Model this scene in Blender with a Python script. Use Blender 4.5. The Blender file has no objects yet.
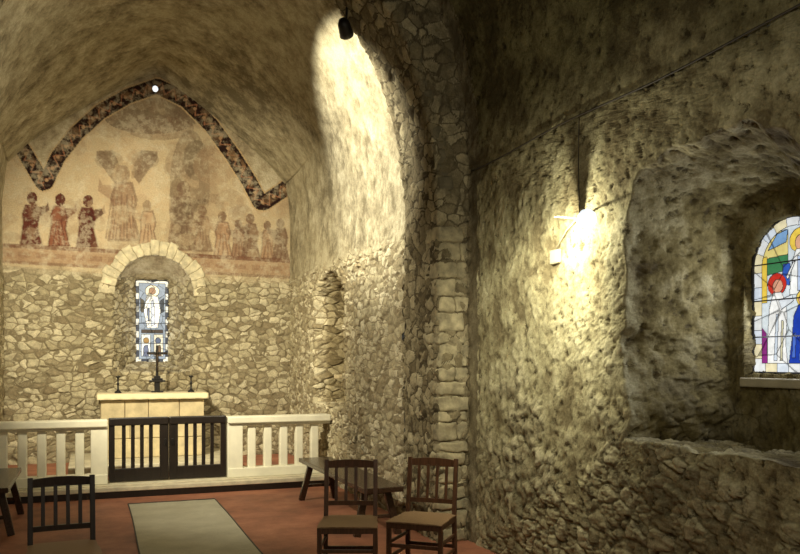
import bpy, bmesh, math, random
import numpy as np
from mathutils import Vector, Matrix, noise
random.seed(7)
rng = np.random.RandomState(5)
S = bpy.context.scene
COL = S.collection
PI = math.pi
S.view_settings.view_transform = 'Standard'
S.view_settings.look = 'None'

# ------------------------------------------------------------------ church dimensions (metres)
CX = 0.86                      # axis of the chancel
NA, NZ, NR = 2.14, 3.12, 2.6   # nave half width, springing, rise
AA, AZ, AR = 1.87, 2.64, 2.6   # chancel arch
CA, CZ, CR = 1.96, 2.90, 2.70  # chancel vault
YA0, YA1 = 6.2, 6.95           # arch thickness
YE = 12.0                      # east wall
STEP = 0.12

# ------------------------------------------------------------------ materials
def newmat(name):
    m = bpy.data.materials.new(name); m.use_nodes = True
    nt = m.node_tree; nt.nodes.clear()
    out = nt.nodes.new('ShaderNodeOutputMaterial')
    b = nt.nodes.new('ShaderNodeBsdfPrincipled')
    nt.links.new(b.outputs[0], out.inputs[0])
    return m, nt, b, out
def N(nt, typ, **kw):
    n = nt.nodes.new(typ)
    for k, v in kw.items(): setattr(n, k, v)
    return n
def L(nt, a, b): nt.links.new(a, b)
def mathn(nt, op, a, b=None, c=None, clamp=False):
    n = N(nt, 'ShaderNodeMath', operation=op); n.use_clamp = clamp
    for i, v in enumerate((a, b, c)):
        if v is None: continue
        if isinstance(v, (int, float)): n.inputs[i].default_value = v
        else: L(nt, v, n.inputs[i])
    return n.outputs[0]
def noisen(nt, vec, scale, detail=4, rough=0.55):
    n = N(nt, 'ShaderNodeTexNoise'); n.inputs['Scale'].default_value = scale
    n.inputs['Detail'].default_value = detail; n.inputs['Roughness'].default_value = rough
    L(nt, vec, n.inputs['Vector']); return n.outputs['Fac']
def maprange(nt, v, a, b, c=0.0, d=1.0, smooth=True):
    n = N(nt, 'ShaderNodeMapRange'); n.interpolation_type = 'SMOOTHSTEP' if smooth else 'LINEAR'
    L(nt, v, n.inputs[0]); n.inputs[1].default_value = a; n.inputs[2].default_value = b
    n.inputs[3].default_value = c; n.inputs[4].default_value = d; return n.outputs[0]
def ramp(nt, v, stops):
    n = N(nt, 'ShaderNodeValToRGB'); L(nt, v, n.inputs[0])
    cr = n.color_ramp
    while len(cr.elements) < len(stops): cr.elements.new(0.5)
    for e, (p, c) in zip(cr.elements, stops): e.position = p; e.color = (*c, 1)
    return n.outputs[0]
def mixc(nt, f, a, b, blend='MIX'):
    n = N(nt, 'ShaderNodeMix', data_type='RGBA', blend_type=blend)
    if isinstance(f, (int, float)): n.inputs[0].default_value = f
    else: L(nt, f, n.inputs[0])
    for i, v in ((6, a), (7, b)):
        if isinstance(v, tuple): n.inputs[i].default_value = (*v, 1)
        else: L(nt, v, n.inputs[i])
    return n.outputs[2]

def wall_mat(name, mode, plaster, stones, mortar, lump=0.035, stone_h=0.032, vscale=(7.0, 7.0, 12.0), paint=False):
    m, nt, b, out = newmat(name)
    m.displacement_method = 'DISPLACEMENT'
    tc = N(nt, 'ShaderNodeTexCoord').outputs['Object']
    sep = N(nt, 'ShaderNodeSeparateXYZ'); L(nt, tc, sep.inputs[0])
    X, Y, Z = sep.outputs
    wn = N(nt, 'ShaderNodeTexNoise'); wn.inputs['Scale'].default_value = 4.0; wn.inputs['Detail'].default_value = 2; wn.inputs['Roughness'].default_value = .5
    L(nt, tc, wn.inputs['Vector'])
    wv = N(nt, 'ShaderNodeVectorMath', operation='MULTIPLY_ADD')
    L(nt, wn.outputs['Color'], wv.inputs[0]); wv.inputs[1].default_value = (.18, .18, .12); L(nt, tc, wv.inputs[2])
    mp = N(nt, 'ShaderNodeMapping'); L(nt, wv.outputs[0], mp.inputs[0]); mp.inputs['Scale'].default_value = vscale
    v1 = N(nt, 'ShaderNodeTexVoronoi', feature='F1'); v1.inputs['Scale'].default_value = 1; v1.inputs['Randomness'].default_value = .92
    v2 = N(nt, 'ShaderNodeTexVoronoi', feature='DISTANCE_TO_EDGE'); v2.inputs['Scale'].default_value = 1; v2.inputs['Randomness'].default_value = .92
    L(nt, mp.outputs[0], v1.inputs['Vector']); L(nt, mp.outputs[0], v2.inputs['Vector'])
    sc = N(nt, 'ShaderNodeSeparateColor'); L(nt, v1.outputs['Color'], sc.inputs[0])
    rnd, rnd2 = sc.outputs[0], sc.outputs[1]
    n_big = noisen(nt, tc, 0.9, 3); n_mid = noisen(nt, tc, 4.0, 4, .62); n_small = noisen(nt, tc, 15.0, 4, .68); n_fine = noisen(nt, tc, 75.0, 2, .6)
    ed = mathn(nt, 'ADD', v2.outputs['Distance'], mathn(nt, 'MULTIPLY', mathn(nt, 'SUBTRACT', n_small, .5), .10 if mode != 'nave' else .2))
    edge = maprange(nt, ed, 0.015, 0.085)
    dome = maprange(nt, ed, 0.0, 0.13)
    if mode == 'chancel':
        zz = mathn(nt, 'ADD', Z, mathn(nt, 'MULTIPLY', mathn(nt, 'SUBTRACT', n_mid, .5), .5))
        mask = mathn(nt, 'MULTIPLY', maprange(nt, zz, 2.62, 2.84, 1, 0), maprange(nt, n_mid, .30, .46, .65, 1))
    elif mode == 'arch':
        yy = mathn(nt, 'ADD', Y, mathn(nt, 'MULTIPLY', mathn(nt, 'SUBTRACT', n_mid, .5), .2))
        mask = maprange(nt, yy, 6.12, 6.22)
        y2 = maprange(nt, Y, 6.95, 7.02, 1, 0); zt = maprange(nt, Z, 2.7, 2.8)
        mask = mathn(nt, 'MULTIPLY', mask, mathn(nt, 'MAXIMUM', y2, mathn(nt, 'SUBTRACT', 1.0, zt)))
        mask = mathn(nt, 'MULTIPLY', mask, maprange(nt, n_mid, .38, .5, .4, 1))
    elif mode == 'plaster':
        mask = maprange(nt, n_mid, .66, .80, 0, .4)
    else:  # nave: render fallen off in patches, more to the bottom
        t = mathn(nt, 'ADD', mathn(nt, 'MULTIPLY', Z, -.26), mathn(nt, 'ADD', mathn(nt, 'MULTIPLY', n_big, .8), mathn(nt, 'MULTIPLY', n_mid, .8)))
        mask = maprange(nt, t, .50, .64, 0.0, .7)
    stops = (.43, .495, .57) if mode != 'plaster' else (.40, .49, .58)
    pc = ramp(nt, mathn(nt, 'ADD', mathn(nt, 'MULTIPLY', n_big, .35), mathn(nt, 'ADD', mathn(nt, 'MULTIPLY', n_mid, .4), mathn(nt, 'MULTIPLY', n_small, .25))),
              [(stops[0], plaster[0]), (stops[1], plaster[1]), (stops[2], plaster[2])])
    if mode in ('plaster', 'arch') or (mode == 'chancel' and not paint):
        soot = maprange(nt, n_big, .42, .60, .0, .6)
        pc = mixc(nt, soot, pc, mixc(nt, 1.0, pc, (.55, .51, .42), 'MULTIPLY'))
    if paint:
        at = N(nt, 'ShaderNodeVertexColor', layer_name='Paint')
        wear = maprange(nt, mathn(nt, 'ADD', mathn(nt, 'MULTIPLY', n_mid, .5), mathn(nt, 'MULTIPLY', n_small, .5)), .46, .58, 1.0, .52)
        pc = mixc(nt, mathn(nt, 'MULTIPLY', at.outputs['Alpha'], wear), pc, at.outputs['Color'])
    st = ramp(nt, rnd, [(.0, stones[0]), (.45, stones[1]), (1., stones[2])])
    st = mixc(nt, .6, st, ramp(nt, n_small, [(.35, (.55, .53, .49)), (.65, (1.3, 1.27, 1.2))]), 'MULTIPLY')
    stm = mixc(nt, edge, mortar, st)
    col = mixc(nt, mask, pc, stm)
    col = mixc(nt, .5, col, ramp(nt, n_fine, [(.3, (.6, .6, .6)), (.7, (1.25, 1.25, 1.25))]), 'MULTIPLY')
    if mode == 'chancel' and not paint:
        col = mixc(nt, maprange(nt, X, 2.90, 3.0), col, mixc(nt, 1.0, col, (.62, .58, .50), 'MULTIPLY'))  # shade inside the side recess put into the colour
    if mode == 'nave':   # shade put into the colour of the embrasure and upper vault; pits
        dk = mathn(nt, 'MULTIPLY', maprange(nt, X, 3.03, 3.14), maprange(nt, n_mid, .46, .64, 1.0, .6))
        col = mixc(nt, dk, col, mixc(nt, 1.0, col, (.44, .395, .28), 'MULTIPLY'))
        pit = maprange(nt, n_small, .35, .43, 1, 0)
        col = mixc(nt, mathn(nt, 'MULTIPLY', pit, .7), col, (.08, .063, .035))
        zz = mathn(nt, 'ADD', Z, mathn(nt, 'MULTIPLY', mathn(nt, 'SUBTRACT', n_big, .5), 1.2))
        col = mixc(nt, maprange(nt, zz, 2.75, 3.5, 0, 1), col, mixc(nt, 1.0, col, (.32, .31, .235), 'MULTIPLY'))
    L(nt, col, b.inputs['Base Color']); b.inputs['Roughness'].default_value = .93
    b.inputs['Specular IOR Level'].default_value = .2
    hs = mathn(nt, 'MULTIPLY', mathn(nt, 'MULTIPLY', dome, mathn(nt, 'ADD', .35, mathn(nt, 'MULTIPLY', rnd2, .65))), mathn(nt, 'MULTIPLY', mask, stone_h))
    hp = mathn(nt, 'MULTIPLY', mathn(nt, 'SUBTRACT', n_mid, .5), lump * 1.8)
    hq = mathn(nt, 'MULTIPLY', mathn(nt, 'SUBTRACT', n_small, .5), lump * 1.3)
    if mode == 'nave':    # worn smooth in places
        hq = mathn(nt, 'MULTIPLY', hq, maprange(nt, n_big, .42, .58, .5, 1.5))
    h = mathn(nt, 'ADD', mathn(nt, 'ADD', hs, hp), hq)
    if mode == 'nave':
        h = mathn(nt, 'SUBTRACT', h, mathn(nt, 'MULTIPLY', pit, .016))
        h = mathn(nt, 'MULTIPLY', h, maprange(nt, Z, 3.0, 3.7, 1, .7))
    d = N(nt, 'ShaderNodeDisplacement'); d.inputs['Midlevel'].default_value = 0; d.inputs['Scale'].default_value = 1
    L(nt, h, d.inputs['Height']); L(nt, d.outputs[0], out.inputs['Displacement'])
    fb = noisen(nt, tc, 38, 4, .72)
    bn = N(nt, 'ShaderNodeBump'); bn.inputs['Strength'].default_value = .7; bn.inputs['Distance'].default_value = .015
    L(nt, fb, bn.inputs['Height']); L(nt, bn.outputs[0], b.inputs['Normal'])
    return m

def simple(name, c, rough=.6, metal=0, var=.25, scale=12, bump=.0, emis=None, estr=0, stretch=None):
    m, nt, b, out = newmat(name)
    tc = N(nt, 'ShaderNodeTexCoord').outputs['Object']
    v = tc
    if stretch:
        mp = N(nt, 'ShaderNodeMapping'); L(nt, tc, mp.inputs[0]); mp.inputs['Scale'].default_value = stretch; v = mp.outputs[0]
    n = noisen(nt, v, scale, 4, .6)
    col = ramp(nt, n, [(.3, tuple(x * (1 - var) for x in c)), (.7, tuple(min(1, x * (1 + var)) for x in c))])
    L(nt, col, b.inputs['Base Color']); b.inputs['Roughness'].default_value = rough; b.inputs['Metallic'].default_value = metal
    if bump:
        bn = N(nt, 'ShaderNodeBump'); bn.inputs['Strength'].default_value = bump; bn.inputs['Distance'].default_value = .01
        L(nt, n, bn.inputs['Height']); L(nt, bn.outputs[0], b.inputs['Normal'])
    if emis:
        b.inputs['Emission Color'].default_value = (*emis, 1); b.inputs['Emission Strength'].default_value = estr
    return m

M = {}
VP = [(.19, .16, .10), (.40, .35, .235), (.62, .565, .41)]
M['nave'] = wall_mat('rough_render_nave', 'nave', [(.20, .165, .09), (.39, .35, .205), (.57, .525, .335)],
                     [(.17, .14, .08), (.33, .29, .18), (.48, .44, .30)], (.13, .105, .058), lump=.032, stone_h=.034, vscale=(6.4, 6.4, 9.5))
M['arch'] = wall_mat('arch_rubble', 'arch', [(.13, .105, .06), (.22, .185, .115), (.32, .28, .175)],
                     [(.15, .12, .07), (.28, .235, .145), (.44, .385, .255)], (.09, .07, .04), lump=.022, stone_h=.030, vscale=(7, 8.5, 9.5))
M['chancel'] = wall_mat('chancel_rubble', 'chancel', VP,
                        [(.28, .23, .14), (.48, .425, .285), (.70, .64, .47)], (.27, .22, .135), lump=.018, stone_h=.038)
M['east'] = wall_mat('east_wall_fresco_rubble', 'chancel', [(.28, .22, .14), (.42, .35, .23), (.56, .49, .35)],
                     [(.23, .185, .115), (.42, .37, .245), (.64, .58, .42)], (.22, .18, .11), lump=.013, stone_h=.034, paint=True)
M['vault'] = wall_mat('vault_plaster', 'plaster', VP,
                      [(.2, .15, .08), (.3, .25, .15), (.4, .34, .22)], (.2, .15, .08), lump=.022, stone_h=.015)
M['quoin'] = simple('quoin_stone', (.37, .32, .20), .9, var=.5, scale=10, bump=1)
M['voussoir'] = simple('voussoir_stone', (.12, .10, .06), .9, var=.5, scale=9, bump=.9)
M['ring'] = simple('pale_ring_stone', (.60, .53, .36), .9, var=.3, scale=12, bump=1)
M['palestone'] = simple('pale_stone', (.56, .51, .37), .75, var=.2, scale=8, bump=.15)
M['whitestone'] = simple('white_painted_stone', (.72, .69, .55), .6, var=.08, scale=6, bump=.1)
M['darkwood'] = simple('dark_oak', (.012, .008, .006), .35, var=.4, scale=10, bump=.15, stretch=(6, 6, 1))
M['chairwood'] = simple('chair_wood', (.085, .036, .017), .38, var=.4, scale=10, bump=.15, stretch=(6, 6, 1))
M['chairdark'] = simple('chair_wood_black', (.025, .014, .009), .38, var=.4, scale=10, bump=.15, stretch=(6, 6, 1))
M['benchwood'] = simple('bench_wood', (.05, .026, .015), .22, var=.35, scale=8, bump=.1, stretch=(8, 1, 8))
M['iron'] = simple('black_iron', (.012, .010, .009), .4, metal=.3, var=.2)
M['brass'] = simple('dark_brass', (.05, .032, .018), .45, metal=.4, var=.2)
M['candle'] = simple('candle_wax', (.35, .29, .18), .5, var=.05)
M['cloth'] = simple('altar_linen', (.80, .70, .45), .8, var=.06, scale=20, bump=.1)
M['altar'] = simple('altar_ashlar', (.58, .48, .29), .85, var=.25, scale=5, bump=.5)
M['white'] = simple('cream_enamel', (.40, .37, .26), .6, var=.05)
M['glow'] = simple('lamp_glass', (.9, .9, .9), .3, var=.0, emis=(.85, .95, 1), estr=1.0)
M['bulb'] = simple('lit_bulb', (1, .95, .8), .3, var=0, emis=(1, .93, .75), estr=5)
M['cable'] = simple('cable_sheath', (.05, .04, .03), .6, var=.1)
M['lead'] = simple('window_lead', (.03, .03, .035), .6, var=.1)

def rug_mat():
    m, nt, b, out = newmat('rug_wool')
    tc = N(nt, 'ShaderNodeTexCoord').outputs['Object']
    n = noisen(nt, tc, 3, 4, .6); f = noisen(nt, tc, 160, 2, .6)
    c = ramp(nt, n, [(.3, (.46, .43, .32)), (.7, (.60, .57, .44))])
    c = mixc(nt, .6, c, ramp(nt, f, [(.3, (.65, .65, .65)), (.7, (1.2, 1.2, 1.2))]), 'MULTIPLY')
    L(nt, c, b.inputs['Base Color']); b.inputs['Roughness'].default_value = .95
    bn = N(nt, 'ShaderNodeBump'); bn.inputs['Strength'].default_value = .5; bn.inputs['Distance'].default_value = .006
    L(nt, f, bn.inputs['Height']); L(nt, bn.outputs[0], b.inputs['Normal']); return m
M['rug'] = rug_mat()
def floor_mat():
    m, nt, b, out = newmat('terracotta_floor')
    tc = N(nt, 'ShaderNodeTexCoord').outputs['Object']
    n = noisen(nt, tc, 2.4, 5, .65); f = noisen(nt, tc, 60, 3, .6)
    c = ramp(nt, n, [(.32, (.22, .085, .05)), (.5, (.36, .14, .078)), (.68, (.47, .20, .115))])
    c = mixc(nt, .5, c, ramp(nt, f, [(.3, (.7, .7, .7)), (.7, (1.15, 1.15, 1.15))]), 'MULTIPLY')
    L(nt, c, b.inputs['Base Color']); b.inputs['Roughness'].default_value = .65; return m
M['floor'] = floor_mat()
def rush_mat():
    m, nt, b, out = newmat('woven_rush')
    tc = N(nt, 'ShaderNodeTexCoord').outputs['Object']
    w = N(nt, 'ShaderNodeTexWave'); w.bands_direction = 'Y'; L(nt, tc, w.inputs['Vector']); w.inputs['Scale'].default_value = 22; w.inputs['Distortion'].default_value = 1.5
    c = ramp(nt, w.outputs['Fac'], [(.2, (.20, .11, .05)), (.8, (.44, .29, .16))])
    L(nt, c, b.inputs['Base Color']); b.inputs['Roughness'].default_value = .6
    bn = N(nt, 'ShaderNodeBump'); bn.inputs['Strength'].default_value = .6; bn.inputs['Distance'].default_value = .004
    L(nt, w.outputs['Fac'], bn.inputs['Height']); L(nt, bn.outputs[0], b.inputs['Normal']); return m
M['rush'] = rush_mat()
def glass_mat(name, strength):
    m, nt, b, out = newmat(name)
    at = N(nt, 'ShaderNodeVertexColor', layer_name='Paint')
    tc = N(nt, 'ShaderNodeTexCoord').outputs['Object']
    n = noisen(nt, tc, 30, 2)
    c = mixc(nt, .5, at.outputs['Color'], ramp(nt, n, [(.3, (.7, .7, .7)), (.7, (1.2, 1.2, 1.2))]), 'MULTIPLY')
    L(nt, c, b.inputs['Base Color']); L(nt, c, b.inputs['Emission Color']); b.inputs['Emission Strength'].default_value = strength  # emission stands in for daylight coming through the panes
    b.inputs['Roughness'].default_value = .25; return m
M['glass1'] = glass_mat('stained_glass_side', .95)
M['glass2'] = glass_mat('stained_glass_east', .85)

# ------------------------------------------------------------------ mesh helpers
def facing(me, inside):
    s = 0; I = Vector(inside)
    for q in range(0, len(me.polygons), 17):
        p = me.polygons[q]; s += (I - p.center).normalized().dot(p.normal)
    return s
def rawobj(name, verts, faces, mat, parent=None, smooth=True, inside=None, weld=False):
    me = bpy.data.meshes.new(name); me.from_pydata([tuple(map(float, v)) for v in verts], [], faces)
    if weld:
        bm = bmesh.new(); bm.from_mesh(me); bmesh.ops.remove_doubles(bm, verts=bm.verts, dist=.0005)
        bmesh.ops.recalc_face_normals(bm, faces=bm.faces); bm.to_mesh(me); bm.free()
    if inside is not None:
        me.update()
        if facing(me, inside) < 0: me.flip_normals()
    if smooth: me.polygons.foreach_set('use_smooth', [True] * len(me.polygons))
    me.materials.append(mat); me.update()
    o = bpy.data.objects.new(name, me); COL.objects.link(o)
    if parent: o.parent = parent
    return o
def struct(o): o['kind'] = 'structure'; return o
class Sheet:
    """collects grids into one mesh and welds coincident vertices"""
    def __init__(s): s.v = []; s.f = []
    def grid(s, P, closed=False):     # P: rows x cols x 3
        P = np.asarray(P); r, c = P.shape[:2]; b = len(s.v)
        s.v.extend(P.reshape(-1, 3).tolist())
        for i in range(r - 1):
            for j in range(c if closed else c - 1):
                k = (j + 1) % c
                s.f.append((b + i*c + j, b + i*c + k, b + (i+1)*c + k, b + (i+1)*c + j))
    def build(s, name, mat, inside):
        return rawobj(name, s.v, s.f, mat, inside=inside, weld=True)
def lerp_rings(A, B, n, pw=1.0):
    A = np.asarray(A); B = np.asarray(B)
    return np.array([A + (B - A) * ((i / n) ** pw) for i in range(n + 1)])
def outline(u0, u1, v0, vs, vt, nb, ns, na, px=2.0, jit=0.0, seed=0.0):
    """closed loop: bottom u0->u1, right side up, arched head u1->u0, left side down"""
    P = []
    for i in range(nb): P.append((u0 + (u1-u0)*i/nb, v0))
    for i in range(ns): P.append((u1, v0 + (vs-v0)*i/ns))
    c = (u0+u1)/2; a = (u1-u0)/2
    for i in range(na):
        t = PI * i / na; co, si = math.cos(t), math.sin(t)
        P.append((c + a*math.copysign(abs(co)**(2/px), co), vs + (vt-vs)*abs(si)**(2/px)))
    for i in range(ns): P.append((u0, vs + (v0-vs)*i/ns))
    if jit:
        Q = []
        for (x, y) in P:
            n_ = noise.noise_vector(Vector((x*3.2+seed, y*3.2, seed)))*jit + noise.noise_vector(Vector((x*9+seed, y*9, seed)))*jit*.6
            fl = .3 if y < v0+.03 else 1
            Q.append((x+n_.x, y+n_.y*fl))
        P = Q
    return np.array(P)
def rect_loop(u0, u1, v0, v1, nb, ns, na):
    P = []
    for i in range(nb): P.append((u0 + (u1-u0)*i/nb, v0))
    for i in range(ns): P.append((u1, v0 + (v1-v0)*i/ns))
    for i in range(na): P.append((u1 + (u0-u1)*i/na, v1))
    for i in range(ns): P.append((u0, v1 + (v0-v1)*i/ns))
    return np.array(P)

PXE = 2.15
def profile(a, zs, r, y, nw, na, lo=0.0, which='all', px=PXE):
    P = []
    if which in ('all', 'left'):
        for i in range(nw + (which == 'left')): P.append((CX - a, y, lo + (zs-lo)*i/nw))
    if which in ('all', 'arch'):
        for i in range(na + (which == 'arch')):
            t = PI * (1 - i/na); co, si = math.cos(t), math.sin(t)
            P.append((CX + a*math.copysign(abs(co)**(2/px), co), y, zs + r*abs(si)**(2/px)))
    if which in ('all', 'right'):
        for i in range(nw+1): P.append((CX + a, y, zs + (lo-zs)*i/nw))
    return np.array(P)
def pointed(a, y, na):
    """pointed section of the vault at the east wall: upright to the haunch, then nearly straight to the apex"""
    P = []
    for i in range(na+1):
        q = 1 - 2*i/na; s = abs(q); sg = 1 if q > 0 else -1
        if s > .70: g = 1.0; z = CZ + (1-s)/.30*1.30
        else:
            g = s/.70; z = CZ + 1.30 + 1.41*(1-g**1.18)
        sh_ = max(0, 1-abs(s-.70)/.12)
        P.append((CX - sg*a*(g - .03*sh_), y, z - .03*sh_ if s < .70 else z))
    return np.array(P)

# ------------------------------------------------------------------ nave
nb, ns, na = 160, 140, 220
F = outline(2.70, 4.05, 1.05, 2.30, 2.72, nb, ns, na, px=2.15, jit=.075, seed=2.2)
R = rect_loop(1.2, 6.02, 0.0, NZ, nb, ns, na)
B = outline(3.14, 3.97, 1.0, 2.14, 2.50, nb, ns, na, jit=.05, seed=5)
W = outline(3.28, 3.86, 1.45, 2.08, 2.37, nb, ns, na)
XN = CX + NA
def yz(P, x): return np.column_stack([np.full(len(P), x), P[:, 0], P[:, 1]])
sh = Sheet()
sh.grid(lerp_rings(yz(R, XN), yz(F, XN), 170), True)
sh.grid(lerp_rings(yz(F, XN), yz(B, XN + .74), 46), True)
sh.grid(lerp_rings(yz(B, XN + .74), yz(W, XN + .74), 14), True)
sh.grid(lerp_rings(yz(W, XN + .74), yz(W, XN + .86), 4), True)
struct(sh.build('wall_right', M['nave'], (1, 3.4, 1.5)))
sh = Sheet(); sh.grid([[(XN, y, z) for z in np.linspace(0, NZ, 60)] for y in np.linspace(-.6, 1.2, 30)])
struct(sh.build('wall_right_rear', M['nave'], (1, .4, 1.5)))
def loft(rows): s = Sheet(); s.grid(rows); return s
ys = np.linspace(-.6, 6.02, 250)
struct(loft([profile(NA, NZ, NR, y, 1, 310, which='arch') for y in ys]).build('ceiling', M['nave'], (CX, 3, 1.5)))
struct(loft([profile(NA, NZ, NR, y, 50, 1, which='left') for y in np.linspace(-.6, 6.02, 90)]).build('wall_left', M['nave'], (CX, 3, 1.5)))
# chancel arch wall
nw, naa = 160, 380
def prof(a, z, r, y): return profile(a, z, r, y, nw, naa)
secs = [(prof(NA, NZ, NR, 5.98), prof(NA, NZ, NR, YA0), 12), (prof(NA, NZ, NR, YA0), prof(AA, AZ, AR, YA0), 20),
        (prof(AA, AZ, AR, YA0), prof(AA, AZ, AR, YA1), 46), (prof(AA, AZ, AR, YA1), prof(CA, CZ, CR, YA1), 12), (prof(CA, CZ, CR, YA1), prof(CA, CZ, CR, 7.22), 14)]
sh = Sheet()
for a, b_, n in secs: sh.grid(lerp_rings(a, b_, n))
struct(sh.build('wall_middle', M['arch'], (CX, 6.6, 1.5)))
# ------------------------------------------------------------------ chancel
rows = []
for y in np.linspace(7.2, YE + .1, 230):
    f_ = min(1, max(0, (y-8.2)/(YE-8.2))); f_ = f_*f_*(3-2*f_)
    A_ = profile(CA, CZ, CR, y, 1, 300, which='arch'); B_ = pointed(CA, y, 300)
    rows.append(A_*(1-f_) + B_*f_)
struct(loft(rows).build('ceiling_chancel', M['vault'], (CX, 9, 1.5)))
struct(loft([profile(CA, CZ, CR, y, 60, 1, which='left') for y in np.linspace(7.2, YE + .1, 110)]).build('wall_chancel_left', M['chancel'], (CX, 9, 1.5)))
nb, ns, na = 150, 150, 170
XC = CX + CA
F = outline(9.15, 10.5, .95, 2.2, 2.68, nb, ns, na, jit=.05, seed=1)
R = rect_loop(7.2, YE + .12, 0, CZ, nb, ns, na)
B = outline(9.3, 10.4, 1.0, 2.15, 2.55, nb, ns, na)
sh = Sheet()
sh.grid(lerp_rings(yz(R, XC), yz(F, XC), 150), True)
sh.grid(lerp_rings(yz(F, XC), yz(B, XC + .45), 22), True)
sh.grid(lerp_rings(yz(B, XC + .45), np.tile([[XC + .45, 9.85, 1.7]], (len(B), 1)), 20), True)
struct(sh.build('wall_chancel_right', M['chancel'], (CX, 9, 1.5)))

# fresco painting ---------------------------------------------------
TH = math.radians(21); FP = 807.0
def to_paint(X, Z):      # drawing coordinates of the fresco: a measured survey of the wall face
    xc = X*math.cos(TH) - YE*math.sin(TH); d = X*math.sin(TH) + YE*math.cos(TH)
    return 400 + FP*xc/d, 360 - FP*(Z-1.53)/d
def in_poly(x, y, P):
    P = np.array(P, float); ins = np.zeros(x.shape, bool); j = len(P)-1
    for i in range(len(P)):
        xi, yi = P[i]; xj, yj = P[j]
        if yi != yj:
            ins ^= ((yi > y) != (yj > y)) & (x < (xj-xi)*(y-yi)/(yj-yi) + xi)
        j = i
    return ins
def ell(x, y, cx, cy, rx, ry): return ((x-cx)/rx)**2 + ((y-cy)/ry)**2 < 1
def pdist(x, y, P):
    best = np.full(x.shape, 1e9); arc = np.zeros(x.shape); side = np.zeros(x.shape); s = 0
    for (x0, y0), (x1, y1) in zip(P[:-1], P[1:]):
        dx, dy = x1-x0, y1-y0; l = math.hypot(dx, dy)
        t = np.clip(((x-x0)*dx + (y-y0)*dy)/(l*l), 0, 1)
        dd = np.hypot(x-x0-t*dx, y-y0-t*dy)
        sg = ((x-x0)*dy - (y-y0)*dx)/l
        m = dd < best; best[m] = dd[m]; arc[m] = (s + t*l)[m]; side[m] = sg[m]; s += l
    return best, arc, side
def lin(c): return tuple((v/255.0)**2.2 for v in c)
def paint_fresco(X, Z):
    x, y = to_paint(X, Z)
    C = np.zeros((len(X), 4))
    def put(mask, c, a=1.0):
        c = np.array(lin(c)); C[mask, :3] = C[mask, :3]*(1-a) + c*a; C[mask, 3] = np.maximum(C[mask, 3], a if a < 1 else 1)
    P = [(-2, 108), (43, 183), (46, 182), (58, 157), (76, 134), (100, 112), (128, 96), (157, 86), (186, 100), (211, 125), (232, 154), (249, 181), (260, 202), (264, 203), (304, 176)]
    base = in_poly(x, y, [(-20, 90), (-2, 108)] + P[1:] + [(320, 168), (320, 300), (-20, 290)]) & (y < 243 + .09*x + 22)
    C[:, :3] = lin((140, 118, 86))
    C[base, :3] = lin((196, 174, 140)); C[base, 3] = .7
    for k in range(170):
        cx, cy = rng.uniform(0, 300), rng.uniform(85, 262); r = rng.uniform(3, 15)
        put(ell(x, y, cx, cy, r, r*rng.uniform(.5, 1.3)) & base, [(150, 120, 94), (222, 204, 170), (120, 92, 72), (202, 172, 136)][k % 4], .35)
    put(ell(x, y, 152, 116, 48, 18) & base, (74, 50, 40), .75)
    put(ell(x, y, 160, 128, 34, 12) & base, (104, 74, 58), .55)
    put(ell(x, y, 190, 185, 20, 55), (84, 60, 48), .55)
    put(ell(x, y, 196, 160, 13, 20), (58, 42, 34), .55)
    put(ell(x, y, 178, 205, 9, 30), (66, 46, 38), .45)
    put(ell(x, y, 215, 165, 22, 20), (160, 130, 102), .5)
    line_c = (82, 40, 32)
    def stroke(P_, w, c=line_c, a=.8):
        d, _, _ = pdist(x, y, P_); put(d < w, c, a)
    def fig(cx, by, h, robe, facing=1, halo=.3, a=.85):
        u = h/52.0; f = facing
        put(ell(x, y, cx, by-h+8*u, 7*u, 7.5*u), (196, 166, 124), halo)
        R_ = [(cx-5*u, by-h+15*u), (cx+5*u, by-h+15*u), (cx+8*u, by-h+26*u), (cx+6*u, by-h+36*u), (cx+10*u, by), (cx-10*u, by), (cx-7*u, by-h+32*u), (cx-8*u, by-h+24*u)]
        put(in_poly(x, y, R_), robe, a)
        put(in_poly(x, y, [(cx, by-h+18*u), (cx+f*14*u, by-h+16*u), (cx+f*16*u, by-h+12*u), (cx+f*17*u, by-h+20*u), (cx+f*3*u, by-h+30*u)]), tuple(int(v*.85) for v in robe), a*.9)
        put(ell(x, y, cx+f*1*u, by-h+9*u, 4.8*u, 5.8*u), (88, 50, 40), a)
        stroke(R_ + [R_[0]], .9*max(u, .8), a=.6)
        for k in (-4, 0, 4): stroke([(cx+k*u*.5, by-h+28*u), (cx+k*u*1.4, by-1)], .7, a=.6)
    for cx, rb in ((31, (96, 54, 44)), (59, (132, 86, 66)), (87, (86, 46, 38))): fig(cx, 243 + .05*cx, 56, rb, 1, a=1)
    put(ell(x, y, 127, 185, 29, 48), (206, 178, 142), .45)
    for sx in (-1, 1):
        put(in_poly(x, y, [(127+sx*4, 172), (127+sx*14, 150), (127+sx*31, 151), (127+sx*30, 160), (127+sx*22, 170), (127+sx*12, 184)]), (80, 50, 40), .7)
        put(ell(x, y, 127+sx*18, 160, 14, 9), (76, 50, 40), .4)
        for k in range(4): stroke([(127+sx*5, 172+k*2), (127+sx*(28-k*3), 155+k*5)], .8, a=.5)
    fig(124, 240, 80, (146, 102, 80), -1, a=.6)
    put(ell(x, y, 122, 200, 10, 34), (104, 70, 54), .3)
    for k in range(5): stroke([(112+k*5, 195), (106+k*7, 238)], .9, a=.55)
    fig(148, 247, 50, (180, 140, 110), -1, a=.6)
    fig(182, 250, 74, (78, 50, 40), 1, .1, .7)
    fig(203, 251, 48, (112, 76, 58), -1, .2, .7)
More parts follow.
